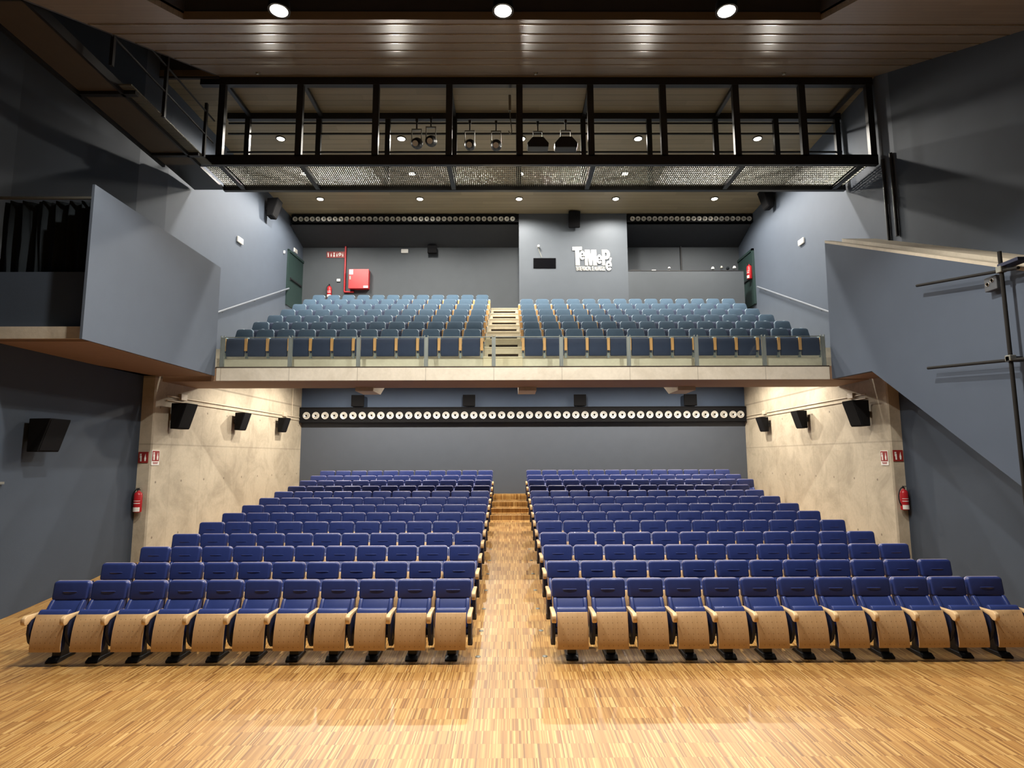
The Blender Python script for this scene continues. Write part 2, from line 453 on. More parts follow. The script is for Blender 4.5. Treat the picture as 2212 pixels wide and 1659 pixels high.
# ---- ceiling
def cr_(y): return 11.85 - .0457 * (y - 13.4)
struct('ceiling', MB().prism([(13.39, 11.85), (22.6, cr_(22.6)), (22.6, 12.0), (13.39, 12.0)], 'x', -8.6, 9.1), 'ceiling2', 'flat timber board ceiling over the balcony', 'ceiling')
def cz(y): return 11.9 + 0.465 * (y - 13.5)
slope = MB()
for x0, x1, y0, y1 in ((-6.92, -5.2, 4.0, 8.84), (5.0, 8.8, 4.0, 8.84), (-5.2, 5.0, 4.0, 5.6), (-6.92, 8.8, 8.84, 13.39)):
    slope.prism([(y0, cz(y0)), (y1, cz(y1)), (y1, cz(y1) + .14), (y0, cz(y0) + .14)], 'x', x0, x1)
struct('ceiling_slope', slope, 'ceiling', 'sloping brown slatted ceiling above the stalls', 'ceiling')
vd = [MB().box(-5.3, 5.1, 5.4, 9.0, 12.2, 12.3)]
for x in (-5.3, 5.0): vd.append(MB().prism([(5.5, cz(5.5) + .1), (8.86, cz(8.86) + .1), (8.86, 12.25), (5.5, 12.25)], 'x', x, x + .1))
vd += [MB().box(-5.3, 5.1, 8.86, 9.0, cz(8.86) + .14, 12.3), MB().box(-5.3, 5.1, 5.4, 5.5, cz(5.4) + .1, 12.3)]
for q, nm in zip(vd, ('top', 'left side', 'right side', 'back side', 'front side')):
    struct('ceiling_recess', q, 'void', 'dark %s of the ceiling recess with the flood lamps' % nm, 'ceiling')
struct('ceiling_gantry_well', MB().box(-8.8, -6.92, 4, 13.45, 12.6, 12.7).box(-8.8, -6.92, 13.40, 13.46, 11.8, 12.7).prism([(4.0, cz(4.0)), (13.4, 11.85), (13.4, 12.7), (4.0, 12.7)], 'x', -6.97, -6.92), 'void',
       'dark well beside the sloping ceiling on the left', 'ceiling')
for i, y in enumerate((9.1, 9.69, 10.29, 10.89, 11.53, 12.13)):
    struct('trim_%d' % (i + 2), MB().box(-6.9, 8.78, y - .022, y + .022, -.012, .01), 'lath', ORD[i] + ' raised lath across the sloping ceiling, counted from the recess', 'ceiling trim',
           bevel=0.005, xf=Matrix.Translation((0, 0, cz(y))) @ Matrix.Translation((0, y, 0)) @ Matrix.Rotation(math.atan(.465), 4, 'X') @ Matrix.Translation((0, -y, 0)))
# stage side: added light blocker, then the dark wall closing the hall behind the viewpoint
struct('wall_light_blocker', MB().box(-8.5, 8.8, 2.45, 2.55, 5.15, 7.6), 'void', 'unseen dark panel added above the viewpoint to cut stage light', 'wall')
struct('wall_stage', MB().box(-8.8, 9.1, -3.2, -3.0, 0, 11), 'void', 'dark back wall of the stage behind the viewpoint', 'wall')

# ---- balcony
def B(): return MB()
def build_at(mb, name, mat, root, **kw):
    mb.v = [(x - root.location.x, y - root.location.y, z - root.location.z) for x, y, z in mb.v]
    return mb.build(name, mat, root, **kw)
def wlx(y): return -8.2 + (y - 13.9) * .0663
struct('trim_20', B().box(-6.93, 7.60, 14.1, 14.25, 4.60, 4.91), 'edge', 'pale concrete front edge of the balcony', 'balcony edge', bevel=0.012)
struct('ceiling_stalls', B().prism([(14.12, 4.595), (15.56, 4.595), (15.56, 4.93), (14.12, 4.93)], 'x', -8.2, 8.53).prism([(15.56, 4.85), (22.2, 7.8), (22.2, 8.0), (15.56, 5.05)], 'x', -8.2, 8.7), 'soffit',
       'brown sloping soffit under the balcony', 'ceiling')
ROWY = [14.8 + .977 * i for i in range(8)]; ROWZ = [5.25 + .423 * i for i in range(8)]
deck = B().box(-8.27, 8.8, 14.25, 14.82, 4.90, 4.94)
for i in range(8):
    y1 = ROWY[i + 1] + .02 if i < 7 else 22.2
    deck.box(-8.27, 8.8, ROWY[i], y1, ROWZ[i] - .46, ROWZ[i])
struct('floor_balcony', deck, 'deck', 'pale stepped concrete deck carrying the balcony seats', 'balcony floor')
for i, x0 in enumerate((-3.97, 0.23, 4.34)):
    struct('trim_%d' % (21 + i), B().prism([(15.4, 4.50), (16.3, 4.50), (22.0, 7.2), (22.0, 7.9), (15.4, 4.96)], 'x', x0, x0 + .46), 'fascia', 'concrete beam under the balcony, %s of three' % ('left', 'middle', 'right')[i], 'beam')

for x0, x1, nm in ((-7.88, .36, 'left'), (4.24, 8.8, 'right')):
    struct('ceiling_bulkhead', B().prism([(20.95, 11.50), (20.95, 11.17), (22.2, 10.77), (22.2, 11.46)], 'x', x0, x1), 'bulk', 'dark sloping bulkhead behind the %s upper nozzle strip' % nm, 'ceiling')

# central stair up the balcony: two blocks to each row, slot shade between them painted dark
st = thing('balcony_staircase', 'pale central staircase with dark slots climbing between the balcony seat blocks', 'staircase', (-.17, 14.5, 4.95))
for i in range(8):
    y = ROWY[i]; z1 = ROWZ[i] + .012; z0 = (ROWZ[i - 1] + .012 if i else 4.945)
    zs = z0 + (.96 * (ROWZ[i] - 2.9) / y if i else 0.004); sl = .075 if i else .04
    b_ = B().box(-.66, .32, y - .12, y - .002, zs + sl, z1).box(-.665, .325, y - .14, y + .05, z1 - .03, z1 + .002)
    b_.box(-.66, -.57, y - .12, y - .002, z0, zs + sl).box(.23, .32, y - .12, y - .002, z0, zs + sl)
    if i: b_.box(-.57, .23, y - .12, y - .002, z0, zs)
    so = build_at(b_, 'step', 'stepwood', st, bevel=0.004, seg=1)
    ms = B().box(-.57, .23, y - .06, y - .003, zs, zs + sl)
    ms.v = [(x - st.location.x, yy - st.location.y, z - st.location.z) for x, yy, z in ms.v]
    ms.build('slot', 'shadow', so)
# guard rail
gr = thing('balcony_guard_rail', 'low glass and steel guard rail along the balcony front', 'railing', (0, 14.15, 4.91))
PX_ = [-6.83, -5.22, -3.6, -1.99, -0.38, 1.23, 2.84, 4.46, 6.08, 7.50]
for x in PX_:
    p = MB().box(x - .045, x - .030, -.03, .03, 0, .78).box(x + .030, x + .045, -.03, .03, 0, .78).box(x - .045, x + .045, -.012, .012, .0, .12)
    p.box(x - .030, x + .030, -.008, .008, .12, .74)
    p.build('post', 'rail', gr)
for a, b_ in zip(PX_, PX_[1:]):
    MB().box(a + .05, b_ - .05, -.006, .006, .03, .735).build('glass_panel', 'glass', gr)
    MB().box(a + .04, b_ - .04, -.012, .012, .735, .752).build('top_edge', 'rail', gr)
MB().box(-6.95, 7.6, -.05, .05, -.0, .028).build('bottom_rail', 'shadow', gr)

# ---- side boxes
# left: level enclosure hanging between wall and hall
struct('wall_left_box', B().prism([(9.6, 4.71), (14.02, 4.71), (14.02, 7.33), (9.6, 7.33)], 'x', -6.965, -6.92), 'navy2', 'blue grey inner parapet of the side box on the left', 'side box')
struct('floor_left_box', B().box(-8.8, -6.97, 9.72, 13.9, 4.74, 4.94), 'fascia', 'pale concrete floor edge of the left side box', 'side box')
struct('ceiling_left_box', B().box(-8.5, -6.94, 9.78, 14.0, 4.70, 4.74), 'soffit', 'brown underside of the left side box', 'side box')
struct('wall_left_box_front', B().box(-8.8, -6.97, 9.9, 10.0, 4.94, 5.92), 'navy', 'dark slate parapet below the curtain of the left side box', 'side box')
tag(B().box(-8.8, -6.97, 9.93, 9.97, 7.23, 7.27).build('curtain_track', 'steel'), 'thin grey curtain track above the left side box opening', 'curtain track')
cur = MB(); rows = []
for zi in range(12):
    z = 5.90 + (7.22 - 5.90) * zi / 11; row = []
    for i in range(140):
        t = i / 139; x = -8.78 + 1.80 * t
        y = 10.05 + .05 * math.sin(t * 46 + 1.1 * math.sin(t * 9)) + .02 * math.sin(t * 101 + zi * .25)
        row.append((x + .01 * math.sin(zi * .6 + t * 20), y, z))
    rows.append(row)
cur.quadstrip(rows)
tag(cur.build('stage_curtain', 'curtain', smooth=True), 'black pleated curtain drawn across the opening of the left side box', 'curtain')

# right: sloping enclosure of a stair coming down towards the stage
pr = [(13.98, 4.60), (12.44, 4.56), (8.99, 2.32), (6.5, .70), (6.5, 4.56), (8.6, 5.5), (13.9, 7.88)]
struct('wall_right_stair', B().prism(pr, 'x', 7.58, 7.70), 'cloth', 'blue grey sloping side wall of the stair enclosure on the right', 'stair wall')
struct('trim_30', B().prism([(6.5, 4.56), (13.9, 7.88), (13.9, 7.94), (6.5, 4.62)], 'x', 7.58, 7.78), 'fascia', 'pale sloping cap along the top of the right stair enclosure', 'cap')
struct('floor_right_stair', B().prism([(6.5, 4.55), (13.9, 7.87), (13.9, 7.99), (6.5, 4.67)], 'x', 8.0, 8.80), 'fascia', 'pale sloping concrete slab behind the right enclosure wall', 'stair')
struct('ceiling_right_stair', B().prism([(13.98, 4.60), (12.44, 4.56), (6.5, .70), (6.5, .9), (12.4, 4.75), (13.98, 4.78)], 'x', 7.70, 8.80), 'soffit', 'brown underside of the stair enclosure on the right', 'stair')
struct('wall_right_stair_end', B().box(7.70, 8.80, 13.85, 13.98, 4.6, 7.75), 'navy2', 'end wall of the right stair enclosure', 'stair wall')
# conduits on right wall above the enclosure
for x, y in ((8.76, 13.32), (8.76, 13.02)):
    tag(MB().tube((x, y, 7.72), (x, y, 9.7), .035).build('cable_conduit', 'black'), 'black vertical conduit on the right wall, ' + ('farther' if y > 13.2 else 'nearer') + ' of the pair', 'conduit', 'conduits on the right wall')

# ================================================================== SEATS
def stalls_seat(arms):
    root = thing('theatre_seat', 'x', 'seat', (0, 0, 0), 0, 'g')
    # pedestal
    p = MB().prism([(-.02, 0), (.30, 0), (.30, .03), (.20, .06), (.17, .40), (.05, .40), (.03, .07), (-.02, .03)], 'x', -.062, .062)
    p.prism([(-.06, 0), (.32, 0), (.32, .022), (.26, .06), (0, .06), (-.06, .02)], 'x', -.085, .085)
    p.build('pedestal', 'black', root, bevel=0.006)
    # tipped-up cushion with plywood shell
    fr = [(-.198, .185), (-.205, .24), (-.20, .34), (-.185, .45), (-.155, .56), (-.115, .655)]
    bk = [(-.02, .69), (-.05, .56), (-.075, .45), (-.09, .34), (-.095, .24), (-.11, .19)]
    c = MB().prism([(y + .014, z) for y, z in fr[:-1]] + [(-.105, .665), (-.075, .705), (-.035, .712)] + bk, 'x', -.206, .206)
    cu = c.build('seat_cushion', 'leather2', root, bevel=0.022, seg=3, smooth=True)
    s = MB().prism(fr + [(y + .013, z + .003) for y, z in reversed(fr)], 'x', -.211, .211)
    s.build('seat_shell', 'shell', cu, bevel=0.003, seg=1, smooth=True)
    # lower back
    b_ = MB().prism([(-.03, .42), (.05, .56), (.13, .70), (.20, .80), (.27, .80), (.22, .66), (.17, .50), (.12, .38)], 'x', -.238, .238)
    b_.prism([(-.055, .44), (.02, .57), (.10, .71), (.165, .79), (.20, .79), (.13, .62), (.03, .44)], 'x', -.24, -.185)
    b_.prism([(-.055, .44), (.02, .57), (.10, .71), (.165, .79), (.20, .79), (.13, .62), (.03, .44)], 'x', .185, .24)
    b_.build('backrest', 'leather2', root, bevel=0.02, seg=3, smooth=True)
    # head pad: outline in x-z, leaning back
    h = MB().prism(rrect(-.253, .253, 0, .268, .045), 'y', 0, .115)
    T = Matrix.Translation((0, .178, .775)) @ Matrix.Rotation(R(-8), 4, 'X')
    hd = h.build('head_pad', 'leather', root, bevel=0.028, seg=3, smooth=True, xf=T)
    cr = MB(); rows = []
    for q in range(17):
        x = -.105 + .21 * q / 16; a = math.sqrt(max(0, 1 - (x / .105) ** 2)) ** .7
        rows.append([(x, -.0005 - d * a, .125 + z * (.4 + .6 * a)) for d, z in ((-.003, .020), (-.004, .008), (.010, 0.0), (-.001, -.026))])
    cr.quadstrip(rows)
    cr.build('crease', 'leather2', hd, xf=T)
    # pale piping around the edge of the pad
    o_ = rrect(-.246, .246, .006, .262, .045)[2:-2]
    pp = MB(); pts = [(x, .078, z) for x, z in o_ if z > .03]
    o_ = [(x, .062, z) for x, z in rrect(-.253, .253, .0, .269, .045) if z > .05]
    o_.sort(key=lambda q: math.atan2(q[0], q[2] - .1))
    pp.path(o_, .0075, 6)
    pp.build('piping', 'piping', hd, xf=T)
    # moulded rear shell
    MB().prism([(.135, .30), (.20, .48), (.27, .80), (.335, 1.02), (.345, 1.02), (.285, .80), (.215, .47), (.15, .29)], 'x', -.235, .235).build('rear_shell', 'shellplain', root)
    for sx in arms:
        x = .262 * sx
        a = MB().prism([(-.285, .565), (-.295, .60), (-.285, .645), (-.24, .672), (-.10, .668), (.20, .66), (.20, .628), (-.08, .622), (-.17, .60), (-.22, .555), (-.26, .548)], 'x', x - .031, x + .031)
        a.build('armrest', 'armwood', root, bevel=0.011, seg=2, smooth=True)
        sd = MB().prism([(-.17, .62), (.10, .64), (.14, .40), (.10, .27), (.03, .215), (-.08, .225), (-.15, .30), (-.185, .42)], 'x', x - .024, x + .024)
        sp_ = sd.build('side_panel', 'panelblue', root, bevel=0.012, seg=2, smooth=True)
        MB().box(x - .032, x + .032, -.04, .06, .20, .29).build('hinge', 'black', sp_, bevel=0.008, seg=1)
    return root
M['shellplain'] = plain('dark moulded seat back shell', (0.03, 0.035, 0.09), 0.5)

proto = {('L', 0): stalls_seat((1,)), ('L', 1): stalls_seat((1, -1)), ('R', 0): stalls_seat((-1,)), ('R', 1): stalls_seat((-1, 1))}
used = set()
def place(protos, key, loc, label, group):
    root = protos[key]
    if (id(protos), key) in used: return dup(root, loc, 0, label, group)
    used.add((id(protos), key)); CH[root.name] = list(root.children)
    for c in root.children: CH[c.name] = list(c.children)
    root.location = loc; root['label'] = label; root['group'] = group
    return root

P = .548
def pos_word(j): return 'beside the aisle' if j == 0 else ordn(j + 1) + ' from the aisle'
for k in range(13):
    rname = 'front row' if k == 0 else ('back row' if k == 12 else ordn(k + 1) + ' row')
    for j in range(11):
        place(proto, ('L', int(j == 10)), (-.835 - P * j, FEET[k], RISE[k]), 'navy blue leather stalls seat, %s, %s of the left block' % (pos_word(j), rname), 'blue seats in the left stalls block')
    for j in range(13 if k >= 10 else 12):
        last = (j == (12 if k >= 10 else 11))
        place(proto, ('R', int(last)), (.84 + P * j, FEET[k], RISE[k]), 'navy blue leather stalls seat, %s, %s of the right block' % (pos_word(j), rname), 'blue seats in the right stalls block')

def balcony_seat(arms):
    root = thing('auditorium_chair', 'x', 'seat', (0, 0, 0), 0, 'g')
    fr = [(.09, .07), (.07, .2), (.075, .34), (.10, .48), (.135, .545)]
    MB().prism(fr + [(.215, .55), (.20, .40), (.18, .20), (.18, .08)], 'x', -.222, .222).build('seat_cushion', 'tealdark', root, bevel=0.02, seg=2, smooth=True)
    h = MB().prism(rrect(-.264, .264, 0, .50, .08, inset=.05, rb=.03), 'y', 0, .10)
    T = Matrix.Translation((0, .48, .395)) @ Matrix.Rotation(R(-13), 4, 'X')
    bk = h.build('backrest', 'teal', root, bevel=0.025, seg=2, smooth=True, xf=T)
    o_ = [(x, .055, z) for x, z in rrect(-.265, .265, 0, .503, .08, inset=.05, rb=.03) if z > .12]
    o_.sort(key=lambda q: math.atan2(q[0], q[2] - .2))
    MB().path(o_, .010, 6).build('piping', 'pipteal', bk, xf=T)  # piping kept pale: overhead lamp light on the rims is in its colour
    for sx in arms:
        x = .269 * sx
        a = MB().prism([(.08, .21), (.075, .525), (.115, .535), (.12, .21)], 'x', x - .036, x + .036)
        ar = a.build('armrest', 'armwood2', root, bevel=0.006, seg=1)
        MB().box(x - .034, x + .034, .085, .46, .528, .565).build('armrest_pad', 'pipteal', ar, bevel=.008, seg=1)
        MB().box(x - .018, x + .018, .11, .40, .17, .54).build('side_panel', 'tealdark', root)
        MB().box(x - .026, x + .026, .14, .20, 0, .17).box(x - .03, x + .03, .10, .40, 0, .012).build('leg', 'rail', root)
    return root
M['pipteal'] = plain('pale blue grey pads and lit rim piping', (0.40, 0.52, 0.60), 0.6)
bproto = {('L', 0): balcony_seat((1,)), ('L', 1): balcony_seat((1, -1)), ('R', 0): balcony_seat((-1,)), ('R', 1): balcony_seat((-1, 1))}
Q = .538
def pos_word2(j): return 'beside the stairs' if j == 0 else ordn(j + 1) + ' from the stairs'
for k in range(7):
    rname = 'front row' if k == 0 else ordn(k + 1) + ' row'
    for j in range(12):
        place(bproto, ('L', int(j == 11)), (-.97 - Q * j, ROWY[k] + .02, ROWZ[k]), 'teal fabric balcony seat, %s, %s of the left balcony block' % (pos_word2(j), rname), 'teal seats in the left balcony block')
    if k < 6:
        for j in range(14):
            place(bproto, ('R', int(j == 13)), (.61 + Q * j, ROWY[k] + .02, ROWZ[k]), 'teal fabric balcony seat, %s, %s of the right balcony block' % (pos_word2(j), rname), 'teal seats in the right balcony block')

# small aisle floor lights
for k in range(7):
    for sx, side in ((-1, 'left'), (1, 'right')):
        y = FEET[k] + .10
        tag(MB().lathe([(0, .012), (.03, .010), (.04, 0), (0, 0)], (sx * .47, y, floor_z(y)), 'z', 14).build('aisle_floor_stud', 'steel', smooth=True),
            'small metal floor stud on the %s edge of the aisle by the %s row' % (side, 'front' if k == 0 else ordn(k + 1)), 'floor stud', 'metal studs along the aisle')

# ================================================================== LAMPS
def ceiling_lamp(x, y, z, label, group, power, r=.085, col=NEUT, cone=150, facemat='lamp', rod=0.0, name='ceiling_lamp'):
    t = thing(name, label, 'lamp', (x, y, z), 0, group)
    h = MB().lathe([(0, .20), (r * .9, .20), (r * 1.15, .16), (r * 1.25, .02), (r * 1.25, 0), (r, 0), (r, .02), (0, .03)], (0, 0, 0), 'z', 20)
    if rod: h.tube((0, 0, .18), (0, 0, rod), .02)
    h.build('housing', 'black', t, smooth=True)
    MB().lathe([(0, .006), (r * .9, .004), (r * .97, .012), (0, .014)], (0, 0, -.008), 'z', 20).build('lens', facemat, t, smooth=True)
    ld = bpy.data.lights.new('bulb', 'SPOT'); ld.energy = power; ld.color = col; ld.shadow_soft_size = r * .8
    ld.spot_size = R(cone); ld.spot_blend = .3 if rod else .45
    lo = bpy.data.objects.new('bulb', ld); COL.objects.link(lo); lo.parent = t; lo.location = (0, 0, -.03)
    return t
LX = [-6.42, -3.03, .35, 3.65, 7.03]
sides = ['far left', 'centre left', 'middle', 'centre right', 'far right']
for yi, (y, rn) in enumerate(((16.0, 'row nearest the catwalk'), (17.93, 'middle row'), (19.6, 'row nearest the back wall'))):
    for i, x in enumerate(LX):
        ceiling_lamp(x, y, cr_(y) - .025, 'lit round lamp above the balcony, %s in the %s' % (sides[i], rn), 'ceiling lamps above the balcony', P_CEIL, r=.105, cone=164)
for i, x in enumerate((-3.45, -.10, 3.26)):
    ceiling_lamp(x, 8.27, 9.42, 'bright flood lamp hanging in the ceiling recess, %s of the three' % ('left', 'middle', 'right')[i], 'flood lamps in the ceiling recess', P_FLOOD, r=.13,
                 facemat='lampw', cone=140, rod=2.7, name='flood_lamp')
for i, x in enumerate((-5.8, -3.4, -1.1, 1.9, 4.4, 6.85)):
    ceiling_lamp(x, 19.3, 5.75, 'round lamp on the soffit under the balcony, %s from the left' % ordn(i + 1), 'lamps under the balcony', P_UNDER * (1.15 if i in (0, 5) else 1), r=.08, col=UNDER, cone=172, name='soffit_lamp')

for x, nm in ((-6.6, 'left'), (7.5, 'right')):  # unseen fill lamps added to brighten the concrete side walls
    ceiling_lamp(x, 16.9, 5.2, 'added fill lamp under the balcony front, close to the %s concrete wall' % nm, 'added fill lamps under the balcony front', 190, r=.08, col=UNDER, cone=172, name='soffit_lamp')

# ================================================================== AIR NOZZLE STRIPS
def nozzle_proto(r, name, label, group):
    t = thing(name, label, 'air nozzle', (0, 0, 0), 0, group)
    MB().lathe([(r * .98, .0), (r, -.02), (r * .92, -.035), (r * .74, -.03), (r * .70, -.012), (r * .52, -.010), (r * .50, 0)], (0, 0, 0), 'y', 20).build('ring', 'alu', t, smooth=True)
    cup = MB().lathe([(r * .52, -.03), (r * .46, -.05), (r * .30, -.04), (r * .27, .0), (0, .0)], (0, 0, 0), 'y', 16).build('nozzle_cup', 'alu', t, smooth=True)
    MB().lathe([(r * .26, -.032), (0, -.032)], (0, 0, 0), 'y', 14).build('outlet', 'blackglass', cup)
    return t
def strip(name, label, x0, x1, y0, y1, z0, z1):
    t = thing(name, label, 'duct panel', ((x0 + x1) / 2, (y0 + y1) / 2, z0))
    w2 = (x1 - x0) / 2; d = (y1 - y0) / 2
    MB().box(-w2, w2, -d, d, 0, z1 - z0).build('panel', 'duct', t)
    MB().box(-w2, w2, -d - .02, d, z1 - z0 - .03, z1 - z0).box(-w2, w2, -d - .02, d, 0, .02).build('edge_profile', 'duct', t)
strip('nozzle_duct', 'long black duct panel with round nozzles across the stalls back wall', -7.64, 8.67, 21.95, 22.13, 4.08, 4.64)
strip('nozzle_duct', 'black duct panel with small round nozzles above the left balcony back wall', -7.80, .35, 20.75, 20.94, 11.19, 11.47)
strip('nozzle_duct', 'black duct panel with small round nozzles above the control room opening', 4.26, 8.79, 20.75, 20.94, 11.19, 11.47)
np_ = nozzle_proto(.135, 'air_nozzle', 'x', 'g')
xs = [-7.39 + .3385 * i for i in range(47)] + [8.46]
for i, x in enumerate(xs):
    lab = 'round silver air nozzle, %s from the left in the long strip under the balcony' % ordn(i + 1)
    if i == 0: np_.location = (x, 21.945, 4.335); np_['label'] = lab; np_['group'] = 'silver nozzles under the balcony'; CH[np_.name] = list(np_.children); [CH.setdefault(c.name, list(c.children)) for c in np_.children]
    else: dup(np_, (x, 21.945, 4.335), 0, lab, 'silver nozzles under the balcony')
np2 = nozzle_proto(.088, 'air_nozzle', 'x', 'g')
first = True
for tagname, x0, n, pitch in (('left', -7.66, 39, .2051), ('right', 4.45, 22, .2005)):
    for i in range(n):
        lab = 'small silver air nozzle, %s from the left in the %s strip below the balcony ceiling' % (ordn(i + 1), tagname)
        loc = (x0 + pitch * i, 20.745, 11.31)
        if first: np2.location = loc; np2['label'] = lab; np2['group'] = 'small nozzles in the left upper strip'; CH[np2.name] = list(np2.children); [CH.setdefault(c.name, list(c.children)) for c in np2.children]; first = False
        else: dup(np2, loc, 0, lab, 'small nozzles in the %s upper strip' % tagname)

# ================================================================== PROJECTION BOOTH
struct('wall_booth', B().box(.36, 4.24, 20.75, 20.95, 7.9, 11.51).box(.36, .56, 20.95, 22.2, 7.9, 11.51).box(4.04, 4.24, 20.95, 22.2, 7.9, 11.51), 'booth', 'blue grey projection booth wall carrying the white lettering', 'booth wall')
struct('wall_booth_low', B().box(4.24, 8.36, 20.75, 20.95, 7.9, 9.37), 'grey', 'low grey wall of the open control room right of the booth', 'booth wall')
struct('trim_31', B().box(4.24, 8.36, 20.74, 21.1, 9.37, 9.395), 'black', 'black ledge on top of the low control room wall', 'ledge')
struct('window_1', B().box(.87, 1.67, 20.735, 20.752, 9.47, 9.85), 'blackglass', 'black rectangular projection window in the booth wall', 'window')
cm = thing('security_camera', 'small white camera on a cable above the black projection window', 'camera', (1.05, 20.74, 10.2))
MB().box(-.035, .035, -.12, .0, .03, .10).build('body', 'white', cm, bevel=.01)
MB().path([(.0, -.02, .03), (.03, -.015, -.1), (.08, -.01, -.22), (.12, -.005, -.33)], .012).build('cable', 'steel', cm)
tag(MB().tube((6.57, 22.17, 9.4), (6.57, 22.17, 11.3), .03).build('vertical_pipe', 'black'), 'thin dark vertical pipe inside the control room opening', 'pipe')
# things on the ledge
tag(MB().prism([(4.33, 9.40), (4.80, 9.40), (4.72, 9.45), (4.42, 9.47)], 'y', 20.85, 21.0).build('control_console', 'black'), 'flat black console on the control room ledge near the booth', 'console')
dl = thing('desk_lamp', 'tiny white desk lamp on the control room ledge', 'lamp', (5.75, 20.88, 9.40))
MB().box(-.03, .03, -.03, .03, 0, .02).build('base', 'black', dl); MB().tube((0, 0, .02), (.02, 0, .12), .008).build('stem', 'steel', dl)
MB().lathe([(0, .06), (.03, .05), (.05, 0), (0, .0)], (-.01, -.02, .10), 'z', 12).build('shade', 'white', dl, smooth=True)
tag(MB().box(5.12, 5.26, 20.85, 20.95, 9.40, 9.45).build('paper_stack', 'white'), 'small white paper stack on the control room ledge', 'papers')
for i, (x, mt, wd) in enumerate(((7.30, 'white', 'leftmost small cap'), (7.62, 'steel', 'taller grey cap'), (7.84, 'curtain', 'dark green cap'), (8.08, 'white', 'rightmost pale cap'))):
    t = thing('clamp_light', '%s of the clip lights lined up at the right end of the ledge' % wd, 'light', (x, 20.86, 9.40), 0, 'clip lights on the ledge')
    MB().box(-.03, .03, -.02, .02, 0, .05).build('clamp', 'black', t)
    MB().lathe([(0, .09), (.035, .08), (.06, .02), (.055, .0), (0, .01)], (0, -.01, .07 + .03 * (i % 2)), 'z', 12).build('shade', mt, t, smooth=True)

# logo
def letters(body, x0, x1, z0, z1, y, name, parent, bold=.0, depth=.02, mat='offwhite'):
    cu = bpy.data.curves.new(name, 'FONT'); cu.body = body; cu.size = 1; cu.extrude = .01; cu.offset = bold; cu.space_character = 1.0
    to = bpy.data.objects.new(name, cu); COL.objects.link(to)
    bpy.context.view_layer.update()
    me = bpy.data.meshes.new_from_object(to.evaluated_get(bpy.context.evaluated_depsgraph_get()))
    bpy.data.objects.remove(to)
    xs_ = [v.co.x for v in me.vertices]; ys_ = [v.co.y for v in me.vertices]
    ax, bx, ay, by = min(xs_), max(xs_), min(ys_), max(ys_)
    for v in me.vertices:
        v.co = Vector((x0 + (v.co.x - ax) / (bx - ax) * (x1 - x0), y - depth / 2 - (v.co.z / .01) * depth / 2 * 1.0, z0 + (v.co.y - ay) / (by - ay) * (z1 - z0)))
    me.materials.clear(); me.materials.append(M[mat])
    o = bpy.data.objects.new(name, me); COL.objects.link(o); o.parent = parent
    return o
lg = thing('wall_logo', 'off-white TeMePé lettering sign on the projection booth', 'sign', (2.96, 20.75, 9.38))
# pixel grid of the sign: u 1220..1340 over 2212 px of a crop -> metres
def gx(u): return 2.26 - 2.96 + (u - 295) / 1605 * 1.41
def gz(v): return (1215 - v) / 950 * .885 + .0
def poly(pts, name='letter'):
    MB().prism([(gx(a), gz(b_)) for a, b_ in pts], 'y', -.03, -.002).build(name, 'offwhite', lg)
poly([(300, 270), (690, 265), (690, 400), (575, 405), (598, 1005), (430, 1005), (415, 415), (300, 412)])
poly([(800, 385), (1005, 385), (1035, 600), (1065, 385), (1270, 385), (1285, 1005), (1140, 1005), (1140, 640), (1090, 1005), (980, 1005), (920, 600), (925, 1005), (810, 1005)])
MB_p = MB().prism([(gx(a), gz(b_)) for a, b_ in [(1495, 385), (1620, 385), (1620, 1005), (1500, 1005)]], 'y', -.03, -.002)
def ring(mb, cx, cy, rx, ry, wx, wy, a0, a1, n=22):
    vs = []
    for i in range(n + 1):
        a = R(a0 + (a1 - a0) * i / n)
        for y in (-.03, -.002):
            vs.append((gx(cx + rx * math.cos(a)), y, gz(cy - ry * math.sin(a))))
            vs.append((gx(cx + (rx - wx) * math.cos(a)), y, gz(cy - (ry - wy) * math.sin(a))))
    fs = []
    for i in range(n):
        a = i * 4; b_ = a + 4
        fs += [(a, b_, b_ + 1, a + 1), (a + 2, a + 3, b_ + 3, b_ + 2), (a, a + 2, b_ + 2, b_), (a + 1, b_ + 1, b_ + 3, a + 3)]
    fs += [(0, 1, 3, 2), (n * 4, n * 4 + 2, n * 4 + 3, n * 4 + 1)]
    mb.add(vs, fs)
ring(MB_p, 1655, 575, 170, 195, 130, 125, -92, 92)
MB_p.prism([(gx(1610), gz(385)), (gx(1668), gz(382)), (gx(1668), gz(505)), (gx(1610), gz(505))], 'y', -.03, -.002).prism([(gx(1610), gz(645)), (gx(1668), gz(645)), (gx(1668), gz(768)), (gx(1610), gz(768))], 'y', -.03, -.002)
MB_p.build('letter', 'offwhite', lg)
for cx, cy, rx, ry in ((700, 605, 110, 180), (1390, 760, 110, 185), (1768, 1020, 125, 195)):
    e_ = MB(); ring(e_, cx, cy, rx, ry, rx * .62, ry * .50, 8, 325)
    e_.prism([(gx(cx - rx * .7), gz(cy - 10)), (gx(cx + rx * .98), gz(cy - 10)), (gx(cx + rx * .98), gz(cy + 32)), (gx(cx - rx * .7), gz(cy + 32))], 'y', -.031, -.002)
    e_.build('letter', 'offwhite', lg)
poly([(1815, 690), (1900, 715), (1850, 850), (1790, 840)], 'accent')
for word, a, b_ in (('TEATRE', 430, 665), ('MUNICIPAL', 690, 1050), ('DE', 1085, 1160), ('PALAFRUGELL', 1190, 1625)):
    letters(word, gx(a), gx(b_), gz(1210), gz(1040), -.002, 'word', lg, bold=.012, depth=.025)

